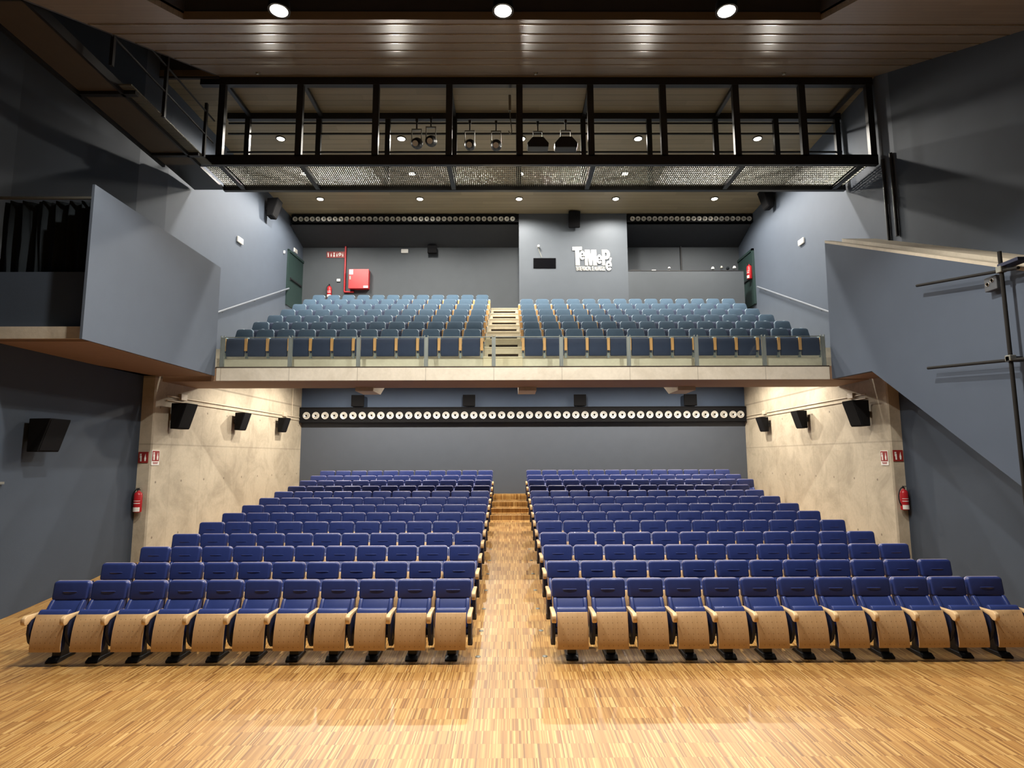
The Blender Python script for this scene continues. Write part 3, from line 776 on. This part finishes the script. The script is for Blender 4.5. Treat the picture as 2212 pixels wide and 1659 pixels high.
# ================================================================== SPEAKERS
def speaker(x, y, z, w_, h_, d_, rz, tilt_, label, group, bracket=True):
    t = thing('loudspeaker', label, 'speaker', (x, y, z), rz, group)
    # local: faces -y ; back at y=0
    T = Matrix.Rotation(R(tilt_), 4, 'X')
    k = h_ / 2; db = d_ - 2 * k * math.tan(R(tilt_)) * 1.25; yb = -.09
    def fy(z): return -(db + (d_ - db) * (z + k) / (2 * k))
    MB().add([(sx * w_ / 2 * q, y, z) for z in (-k, k) for sx, q, y in ((-1, 1, fy(z)), (1, 1, fy(z)), (1, .8, yb), (-1, .8, yb))],
             [(0, 1, 2, 3), (7, 6, 5, 4), (0, 4, 5, 1), (1, 5, 6, 2), (2, 6, 7, 3), (3, 7, 4, 0)]).build('cabinet', 'duct', t, bevel=.012)
    g_ = [(-w_ * .46, fy(-k * .92) - .012, -k * .92), (w_ * .46, fy(-k * .92) - .012, -k * .92), (w_ * .46, fy(k * .92) - .012, k * .92), (-w_ * .46, fy(k * .92) - .012, k * .92)]
    MB().add(g_ + [(x, y + .014, z) for x, y, z in g_], [(0, 1, 2, 3), (7, 6, 5, 4), (0, 4, 5, 1), (1, 5, 6, 2), (2, 6, 7, 3), (3, 7, 4, 0)]).build('grille', 'grillecloth', t)
    if bracket: MB().box(-.05, .05, -.16, .0, -.06, .06).build('bracket', 'black', t)
    return t
M['grillecloth'] = plain('black speaker grille', (0.006, 0.006, 0.007), 0.9, var=.3, scale=90, spec=0.15)
for i, (x, s_) in enumerate(((-5.52, .48), (-1.47, .46), (2.58, .46), (6.62, .48))):
    speaker(x, 22.13, 4.87, s_, .42, .28, 0, 0, 'black loudspeaker on the deep blue band under the balcony, %s from the left' % ORD[i], 'loudspeakers on the stalls back wall')
wallang = math.atan2(.55, 8.3)
for i, (y, zz, sc_) in enumerate(((14.55, 3.80, 1.22), (17.45, 3.85, 1.0), (20.2, 3.9, .95))):
    xl = -8.2 + (y - 13.9) * .0663
    speaker(xl + .01, y, zz, .40 * sc_, .50 * sc_, .40 * sc_, R(90) - wallang, 14, 'black loudspeaker on the left concrete wall, %s' % ('nearest the viewer', 'middle of three', 'nearest the back wall')[i], 'loudspeakers on the left concrete wall')
for i, (y, zz, sc_) in enumerate(((14.25, 3.80, 1.22), (17.3, 3.85, 1.0), (20.0, 3.86, .95))):
    xr = 8.53 + (y - 13.5) * .0207
    speaker(xr - .01, y, zz, .40 * sc_, .50 * sc_, .40 * sc_, R(-90), 14, 'black loudspeaker on the right concrete wall, %s' % ('nearest the viewer', 'middle of three', 'nearest the back wall')[i], 'loudspeakers on the right concrete wall')
speaker(-8.49, 10.75, 3.2, .50, .58, .50, R(90), 14, 'black loudspeaker on the dark wall below the left side box', None)
speaker(-7.99, 19.0, 10.95, .42, .60, .46, R(90), 14, 'black loudspeaker high on the grey wall left of the balcony', None)
speaker(8.79, 19.0, 11.25, .42, .60, .46, R(-90), 14, 'black loudspeaker high on the wall right of the balcony', None)
speaker(2.33, 20.74, 11.2, .42, .55, .30, 0, 12, 'black loudspeaker above the lettering on the projection booth', None)
speaker(-2.9, 22.19, 10.62, .36, .30, .25, 0, 0, 'small black loudspeaker high on the back wall left of the booth', None)

# ================================================================== FIRE SAFETY, SIGNS, SMALL FITTINGS
def extinguisher(x, y, z, h_, rz, label, group=None):
    t = thing('fire_extinguisher', label, 'fire extinguisher', (x, y, z), rz, group)
    r = h_ * .155
    b_ = MB().lathe([(0, 0), (r * .9, 0), (r, .02), (r, h_ * .68), (r * .85, h_ * .76), (r * .35, h_ * .82), (r * .3, h_ * .86), (0, h_ * .86)], (0, -r - .02, 0), 'z', 20)
    bd = b_.build('cylinder', 'red', t, smooth=True)
    lb_ = MB()
    for i in range(10):
        a0, a1 = R(-150 + 12 * i), R(-150 + 12 * (i + 1))
        q = r * 1.015
        lb_.add([(q * math.cos(a0), -r - .02 + q * math.sin(a0), h_ * .03), (q * math.cos(a1), -r - .02 + q * math.sin(a1), h_ * .03), (q * math.cos(a1), -r - .02 + q * math.sin(a1), h_ * .20), (q * math.cos(a0), -r - .02 + q * math.sin(a0), h_ * .20)], [(0, 1, 2, 3)])
        lb_.add([(q * math.cos(a0), -r - .02 + q * math.sin(a0), h_ * .34), (q * math.cos(a1), -r - .02 + q * math.sin(a1), h_ * .34), (q * math.cos(a1), -r - .02 + q * math.sin(a1), h_ * .37), (q * math.cos(a0), -r - .02 + q * math.sin(a0), h_ * .37)], [(0, 1, 2, 3)])
        lb_.add([(q * math.cos(a0), -r - .02 + q * math.sin(a0), h_ * .44), (q * math.cos(a1), -r - .02 + q * math.sin(a1), h_ * .44), (q * math.cos(a1), -r - .02 + q * math.sin(a1), h_ * .46), (q * math.cos(a0), -r - .02 + q * math.sin(a0), h_ * .46)], [(0, 1, 2, 3)])
    lb_.build('label', 'white', bd)
    MB().box(-.012, .012, -r - .07, -r + .03, h_ * .86, h_ * .90).box(-.014, .014, -r - .10, -r + .0, h_ * .93, h_ * .96).tube((0, -r - .02, h_ * .82), (0, -r - .02, h_ * .95), .018).build('valve_handle', 'black', t)
    ho = [(0, -r - .03, h_ * .90)] + [(-r * 1.5 * math.sin(R(a)) , -r - .03, h_ * .5 + h_ * .42 * math.cos(R(a))) for a in range(20, 181, 20)]
    MB().path(ho, .012).build('hose', 'black', t)
    MB().box(-.03, .03, -.04, 0, h_ * .6, h_ * .7).build('wall_hook', 'black', t)
    return t
extinguisher(-8.36, 13.89, 1.60, .56, 0, 'red fire extinguisher on the concrete column edge at the left of the stalls')
extinguisher(8.66, 13.49, 1.62, .54, 0, 'red fire extinguisher on the concrete column edge at the right of the stalls')
extinguisher(-6.76, 22.19, 8.78, .54, 0, 'red fire extinguisher on the back wall behind the left balcony seats')
extinguisher(8.79, 21.0, 9.15, .62, R(-90), 'red fire extinguisher on the right wall at the back of the balcony')

def sign(x, y, z, w_, h_, rz, label, cells, border=False, caption=False):
    t = thing('fire_sign', label, 'sign', (x, y, z), rz)
    MB().box(-w_ / 2, w_ / 2, -.012, 0, -h_ / 2, h_ / 2).build('plate', 'white' if border else 'redmatt', t)
    top = h_ / 2 - .012
    bot = -h_ / 2 + (h_ * .27 if caption else .012)
    if border: MB().box(-w_ / 2 + .012, w_ / 2 - .012, -.015, -.011, bot, top).build('red_field', 'redmatt', t)
    n = len(cells); cw = (w_ - .024) / n
    ic = MB()
    for i, c in enumerate(cells):
        cx = -w_ / 2 + .012 + cw * (i + .5); H = top - bot; cz_ = (top + bot) / 2
        if c == 'e':   # extinguisher pictogram
            ic.box(cx - cw * .16, cx + cw * .16, -.019, -.014, cz_ - H * .40, cz_ + H * .16)
            ic.box(cx - cw * .06, cx + cw * .06, -.019, -.014, cz_ + H * .16, cz_ + H * .30)
            ic.box(cx - cw * .22, cx + cw * .10, -.019, -.014, cz_ + H * .28, cz_ + H * .36)
            ic.box(cx - cw * .28, cx - cw * .22, -.019, -.014, cz_ - H * .05, cz_ + H * .36)
        elif c == 'f':  # flame
            ic.prism([(cx - cw * .12, cz_ - H * .38), (cx + cw * .12, cz_ - H * .38), (cx + cw * .20, cz_ - H * .1), (cx + cw * .06, cz_ + H * .12), (cx + cw * .04, cz_ + H * .36), (cx - cw * .12, cz_ + H * .1), (cx - cw * .20, cz_ - H * .12)], 'y', -.019, -.014)
        elif c == 'h':  # hose reel
            ic.lathe([(H * .26, -.014), (H * .26, -.019), (H * .12, -.019), (H * .12, -.014)], (cx, 0, cz_ + H * .08), 'y', 16)
            ic.box(cx - cw * .3, cx - cw * .2, -.019, -.014, cz_ - H * .4, cz_ + H * .1)
        elif c == 'b':  # call point with finger
            ic.lathe([(H * .13, -.014), (H * .13, -.019), (0, -.019)], (cx, 0, cz_ + H * .26), 'y', 12)
            ic.prism([(cx - cw * .25, cz_ - H * .4), (cx + cw * .25, cz_ - H * .4), (cx + cw * .22, cz_ - H * .05), (cx, cz_ + H * .14), (cx - cw * .22, cz_ - H * .05)], 'y', -.019, -.014)
    ic.build('pictogram', 'white', t)
    if caption: MB().box(-w_ * .3, w_ * .3, -.015, -.011, -h_ / 2 + .03, -h_ / 2 + .045).box(-w_ * .34, w_ * .34, -.015, -.011, -h_ / 2 + .055, -h_ / 2 + .07).build('caption_lines', 'redmatt', t)
sign(-8.37, 13.895, 2.82, .22, .25, 0, 'dark red two-panel fire sign on the front of the left concrete column', 'ef')
sign(-8.19, 14.04, 2.81, .27, .34, R(90) - wallang, 'white bordered red fire extinguisher sign on the left concrete wall', 'ef', True, True)
sign(8.665, 13.495, 2.80, .22, .25, 0, 'dark red two-panel fire sign on the front of the right concrete column', 'ef')
sign(8.53, 13.75, 2.75, .27, .33, R(-90), 'white bordered red fire extinguisher sign on the right concrete wall', 'ef', True, True)
sign(-6.60, 22.195, 10.49, .68, .24, 0, 'long dark red fire sign with pale pictograms on the upper back wall', 'efbfhf')
sign(8.795, 21.35, 9.95, .22, .30, R(-90), 'small red fire sign above the extinguisher on the right upper wall', 'ef')

# hose cabinet and pipe
hc = thing('fire_hose_cabinet', 'bright red fire hose cabinet on the back wall behind the left balcony seats', 'fire cabinet', (-5.64, 22.185, 9.08))
MB().box(-.37, .37, -.22, 0, .03, .76).build('body', 'red', hc, bevel=.008, seg=1)
dr = MB().box(-.375, .375, -.24, -.218, .02, .77).build('door', 'red', hc, bevel=.005, seg=1)
MB().box(-.355, -.21, -.246, -.239, .56, .75).box(.19, .36, -.246, -.239, .04, .125).build('sticker', 'white', dr)
MB().box(-.345, -.285, -.25, -.239, .36, .50).build('handle', 'steel', dr, bevel=.01)
tag(MB().path([(-6.21, 22.14, 10.95), (-6.21, 22.14, 9.02), (-5.85, 22.14, 9.02)], .035, 12).build('sprinkler_riser_pipe', 'pinkpipe' if 'pinkpipe' in M else 'red', smooth=True),
    'thin red water pipe running down to the fire hose cabinet', 'pipe')
tag(MB().box(-.065, .065, -.05, 0, -.05, .05).build('alarm_call_point', 'white', bevel=.01), 'small white alarm box between the extinguisher and the red pipe', 'alarm').location = (-6.45, 22.19, 9.48)
def emlight(x, y, z, w_, h_, rz, label):
    t = thing('emergency_light', label, 'emergency light', (x, y, z), rz)
    MB().box(-w_ / 2, w_ / 2, -.05, 0, -h_ / 2, h_ / 2).build('body', 'white', t, bevel=.01)
    MB().box(-w_ * .42, w_ * .42, -.058, -.049, -h_ * .36, h_ * .36).build('diffuser', 'offwhite', t, bevel=.004, seg=1)
emlight(-3.97, 22.19, 10.62, .26, .15, 0, 'white emergency light on the back wall above the left balcony seats')
emlight(-8.075, 17.4, 9.27, .32, .17, R(90) - math.atan2(.41, 8.3), 'white emergency light on the grey wall left of the balcony')
emlight(-7.91, 21.5, 10.40, .30, .15, R(90) - math.atan2(.41, 8.3), 'white emergency light above the dark green door on the left')
emlight(8.79, 17.35, 9.19, .32, .17, R(-90), 'white emergency light on the wall right of the balcony')
tag(MB().box(-.03, .03, -.03, .0, -.05, .05).build('wall_switch', 'white', bevel=.006), 'tiny white switch on the left wall before the green door', 'switch').location = (-7.9, 20.5, 10.0)

# doors at the back of the balcony, dark green
def door(n, x, rz, label):
    t = thing('door_%d' % n, label, 'door', (x, 21.55, 8.2), rz)
    t['kind'] = 'structure'
    MB().box(-.66, .66, -.03, .02, 0, 1.95).build('door_leaf', 'green', t, bevel=.006, seg=1)
    MB().box(-.74, -.66, -.06, .02, 0, 2.03).box(.66, .74, -.06, .02, 0, 2.03).box(-.74, .74, -.06, .02, 1.95, 2.03).build('door_frame', 'green', t)
    MB().box(-.5, .5, -.075, -.05, .98, 1.03).box(-.5, -.44, -.06, -.03, .96, 1.05).box(.44, .5, -.06, -.03, .96, 1.05).build('door_handle', 'black', t)
door(1, -7.88, R(90) - math.atan2(.41, 8.3), 'dark green double door in the left wall at the back of the balcony')
door(2, 8.78, R(-90), 'dark green door in the right wall at the back of the balcony')

# handrails
def handrail(p0, p1, nx, label):
    t = thing('wall_handrail', label, 'handrail', p0)
    a = Vector(p0); d = Vector(p1) - a
    MB().tube((0, 0, 0), d, .028, 12).build('rail', 'railpaint', t, smooth=True)
    for f in (.08, .36, .64, .92):
        q = d * f
        MB().tube(q, q + Vector((nx * .03, 0, -.06)), .01).tube(q + Vector((nx * .03, 0, -.06)), q + Vector((nx * .075, 0, -.06)), .01).build('bracket', 'railpaint', t)
M['railpaint'] = plain('pale grey painted rail', (0.17, 0.19, 0.225), .5)
handrail((-8.19, 14.3, 5.92), (-7.84, 20.9, 8.80), -1, 'pale sloping handrail along the left wall of the balcony')
handrail((8.72, 14.2, 5.90), (8.72, 20.5, 8.72), 1, 'pale sloping handrail along the right wall of the balcony')

# conduits on concrete walls
def yl(y): return -8.2 + (y - 13.9) * .0663 + .02
def yr(y): return 8.53 + (y - 13.5) * .0207 - .02
t = thing('wall_conduit', 'twin cream conduits with junction boxes along the left concrete wall', 'conduit', (-8, 18, 4.2))
for z in (4.27, 4.17):
    MB().tube((yl(14.3) + 8, -3.7, z - 4.2), (yl(22.1) + 8, 4.1, z - 4.2), .014).build('pipe', 'conduit', t)
MB().tube((yl(21.3) + 8, 3.3, .07), (yl(21.3) + 8, 3.3, 1.2), .014).build('pipe', 'conduit', t)
for y in (14.9, 20.7): MB().box(yl(y) + 7.97, yl(y) + 8.05, y - 18.14, y - 17.86, .02, .17).build('junction_box', 'conduit', t, bevel=.01)
t = thing('wall_conduit', 'twin cream conduits with junction boxes along the right concrete wall', 'conduit', (8.6, 18, 4.2))
for z in (4.27, 4.17):
    MB().tube((yr(14.3) - 8.6, -3.7, z - 4.2), (yr(22.1) - 8.6, 4.1, z - 4.2), .014).build('pipe', 'conduit', t)
for y in (14.9, 20.3): MB().box(yr(y) - 8.65, yr(y) - 8.57, y - 18.12, y - 17.88, .02, .15).build('junction_box', 'conduit', t, bevel=.01)

# ================================================================== CATWALK
cw = thing('lighting_catwalk', 'black steel lighting catwalk hanging across the hall below the ceiling', 'catwalk', (0, 12.7, 8.95))
def cbox(name, x0, x1, y0, y1, z0, z1, mat='black', **k): return build_at(B().box(x0, x1, y0, y1, z0, z1), name, mat, cw, **k)
NY, FY = 13.5, 14.9
cbox('bottom_beam', -7.38, 8.75, NY - .055, NY + .055, 9.645, 9.89)
cbox('bottom_beam', -7.38, 8.75, FY - .055, FY + .055, 9.66, 9.83)
cbox('top_beam', -7.38, 8.75, NY - .07, NY + .07, 11.66, 11.86)
cbox('top_beam', -7.38, 8.75, FY - .07, FY + .07, 11.62, 11.80)
CX = [-6.85, -4.99, -3.18, -1.43, .25, 1.95, 3.69, 5.44, 7.04, 8.66]
for i, x in enumerate(CX):
    cbox('post', x - .075, x + .075, NY - .055, NY + .055, 9.85, 11.68)
    cbox('post', x - .065, x + .065, FY - .05, FY + .05, 9.8, 11.65)
for x in (-6.85, -4.93, -1.43, 2.01, 5.58, 8.43):
    cbox('cross_beam', x - .055, x + .055, NY, FY, 9.67, 9.77)
for x in (-6.8, -4.93, -1.43, 1.97, 5.47, 8.48):
    cbox('cross_beam', x - .045, x + .045, NY, FY, 11.68, 11.76)
for z in (11.53, 11.24, 10.73):
    build_at(B().tube((-7.36, FY, z), (8.75, FY, z), .026), 'rail', 'black', cw)
g = B()
n_ = int((8.7 + 7.3) / .05)
for i in range(n_):
    x = -7.3 + .05 * i
    g.box(x, x + .014, NY + .055, FY - .055, 9.76, 9.79)
for i in range(13):
    y = NY + .08 + .1 * i
    g.box(-7.3, 8.7, y, y + .008, 9.77, 9.79)
build_at(g, 'grating_floor', 'steel', cw)

# side gantry on the left
sg = thing('side_gantry', 'dark service gantry along the left wall leading to the catwalk', 'gantry', (-7.6, 10, 9.6))
def gbox(name, x0, x1, y0, y1, z0, z1, mat='black'): return build_at(B().box(x0, x1, y0, y1, z0, z1), name, mat, sg)
gbox('deck_panel', -8.05, -7.25, 5.0, 13.4, 9.62, 9.66, 'plate')
gbox('edge_beam', -8.12, -8.05, 5.0, 13.4, 9.56, 9.74)
gbox('edge_beam', -7.27, -7.22, 5.0, 13.4, 9.56, 9.74)
for y in (8.2, 10.6, 12.9): gbox('cross_beam', -8.1, -7.0, y - .05, y + .05, 9.56, 9.64)
g = B()
for i in range(95):
    y = 10.4 + .032 * i
    g.box(-7.22, -6.98, y, y + .015, 9.63, 9.66)
build_at(g, 'grating_strip', 'steel', sg)
for y in (8.2, 9.8, 11.4, 13.0): gbox('post', -6.99, -6.93, y - .03, y + .03, 9.6, 10.9)
for z in (10.15, 10.7): build_at(B().tube((-6.96, 6, z), (-6.96, 13.38, z), .022), 'rail', 'black', sg)
cbox('link_plate', -8.15, -7.38, 13.45, 14.9, 9.70, 9.76)

# theatre spotlights on the catwalk
def spotlight(x, z, s, label, kind):
    t = thing('stage_spotlight', label, 'spotlight', (x, 14.0, z), 0, 'spotlights hanging on the catwalk')
    s0 = s; s = s * (1 if kind == 'fresnel' else .95)
    MB().box(-.09 * s, -.078 * s, -.02, .02, -.06, .24 * s).box(.078 * s, .09 * s, -.02, .02, -.06, .24 * s).box(-.09 * s, .09 * s, -.02, .02, .23 * s, .25 * s).build('yoke', 'steel', t)
    MB().box(-.015, .015, -.02, .02, .25 * s, .42 * s).box(-.03, .03, -.03, .03, .38 * s, .44 * s).build('hook_clamp', 'black', t)
    if kind == 'fresnel':
        prf = [(0, -.16), (.05, -.16), (.085, -.12), (.085, .06), (.10, .08), (.10, .11), (.08, .11), (.075, .08), (0, .08)]
        b_ = MB().lathe([(r * s, h * s) for r, h in prf], (0, 0, -.02), 'y', 18)
        b_.build('lamp_body', 'black', t, smooth=True, xf=Matrix.Rotation(R(28), 4, 'X'))
        MB().lathe([(0, -.165 * s), (.05 * s, -.165 * s)], (0, 0, -.02), 'y', 14).build('lens', 'alu', t, xf=Matrix.Rotation(R(28), 4, 'X'))
    else:
        MB().prism([(-.19 * s, -.10 * s), (.19 * s, -.10 * s), (.20 * s, -.02 * s), (.10 * s, .10 * s), (-.10 * s, .10 * s), (-.20 * s, -.02 * s)] if s < 1.45 else [(-.15 * s, -.19 * s), (.15 * s, -.19 * s), (.15 * s, -.05 * s), (.08 * s, .12 * s), (-.08 * s, .12 * s), (-.13 * s, -.05 * s)], 'y', -.12, .14).build('lamp_body', 'black', t, bevel=.02)
for i, (x, z) in enumerate(((-2.28, 10.50), (-1.93, 10.56), (-.97, 10.46), (-.32, 10.45))):
    spotlight(x, z, 1.4, 'small black stage spotlight on the catwalk, %s of the four small ones' % ('leftmost', 'second from left', 'third from left', 'rightmost')[i], 'fresnel')
spotlight(.71, 10.46, 1.4, 'wide black flood fixture on the catwalk right of its centre post', 'wide')
spotlight(1.40, 10.46, 1.5, 'tall bulky black fixture on the catwalk, rightmost of the hanging lights', 'wide')
ch = thing('chain_hoist', 'small chain and hook hanging at the middle of the catwalk', 'hoist', (.02, 13.7, 11.05))
MB().box(-.03, .03, -.03, .03, .1, .5).build('motor', 'steel', ch)
MB().path([(0, 0, .1), (.01, 0, -.1), (.03, 0, -.25), (.05, 0, -.45), (.0, 0, -.5), (-.03, 0, -.42)], .012).build('chain', 'steel', ch)

# side lighting boom on the right
bm_ = thing('lighting_boom', 'black vertical lighting pipe with two cross arms on the right enclosure', 'lighting pole', (7.40, 8.75, 2.5))
MB().tube((0, 0, -.6), (0, 0, 3.35), .028, 12).build('pole', 'pipe', bm_, smooth=True)
MB().tube((0, -.3, 3.0), (0, 1.85, 3.36), .026).build('cross_arm', 'pipe', bm_)
MB().tube((0, -.35, 1.66), (0, 1.75, 1.83), .026).build('cross_arm', 'pipe', bm_)
MB().box(-.04, .16, -.35, .02, 3.10, 3.15).build('wall_bracket', 'panelblue', bm_)
MB().box(-.05, .16, -.03, .03, 1.66, 1.74).build('wall_bracket', 'black', bm_)
MB().box(-.05, .05, -.05, .05, 3.02, 3.12).box(-.05, .05, -.05, .05, 1.67, 1.76).build('clamp', 'steel', bm_, bevel=.008, seg=1)
sb_ = thing('socket_box', 'small grey socket box beside the lighting pole', 'socket box', (7.56, 9.05, 5.42))
MB().box(-.10, .0, -.12, .12, -.09, .13).build('box', 'boxgrey', sb_, bevel=.01)
MB().lathe([(.03, -.115), (.03, -.10), (0, -.10)], (0, -.04, .06), 'x', 10).lathe([(.03, -.115), (.03, -.10), (0, -.10)], (0, .05, .02), 'x', 10).build('socket', 'white', sb_)

# smoke detectors on ceiling
for i, x in enumerate((-5.81, .62, 6.39)):
    tag(MB().lathe([(0, -.05), (.03, -.05), (.05, -.02), (.055, 0), (0, 0)], (0, 0, 0), 'z', 14).build('smoke_detector', 'steel', smooth=True),
        'small round smoke detector on the ceiling in front of the catwalk, %s of three' % ('left', 'middle', 'right')[i], 'smoke detector', 'ceiling smoke detectors').location = (x, 12.97, cz(12.97) - .0)
tag(MB().box(0, .05, -.5, .12, -.02, .02).build('wall_bar', 'steel'), 'thin pale bar on the dark left wall below the loudspeaker', 'bar').location = (-8.5, 10.1, 2.39)
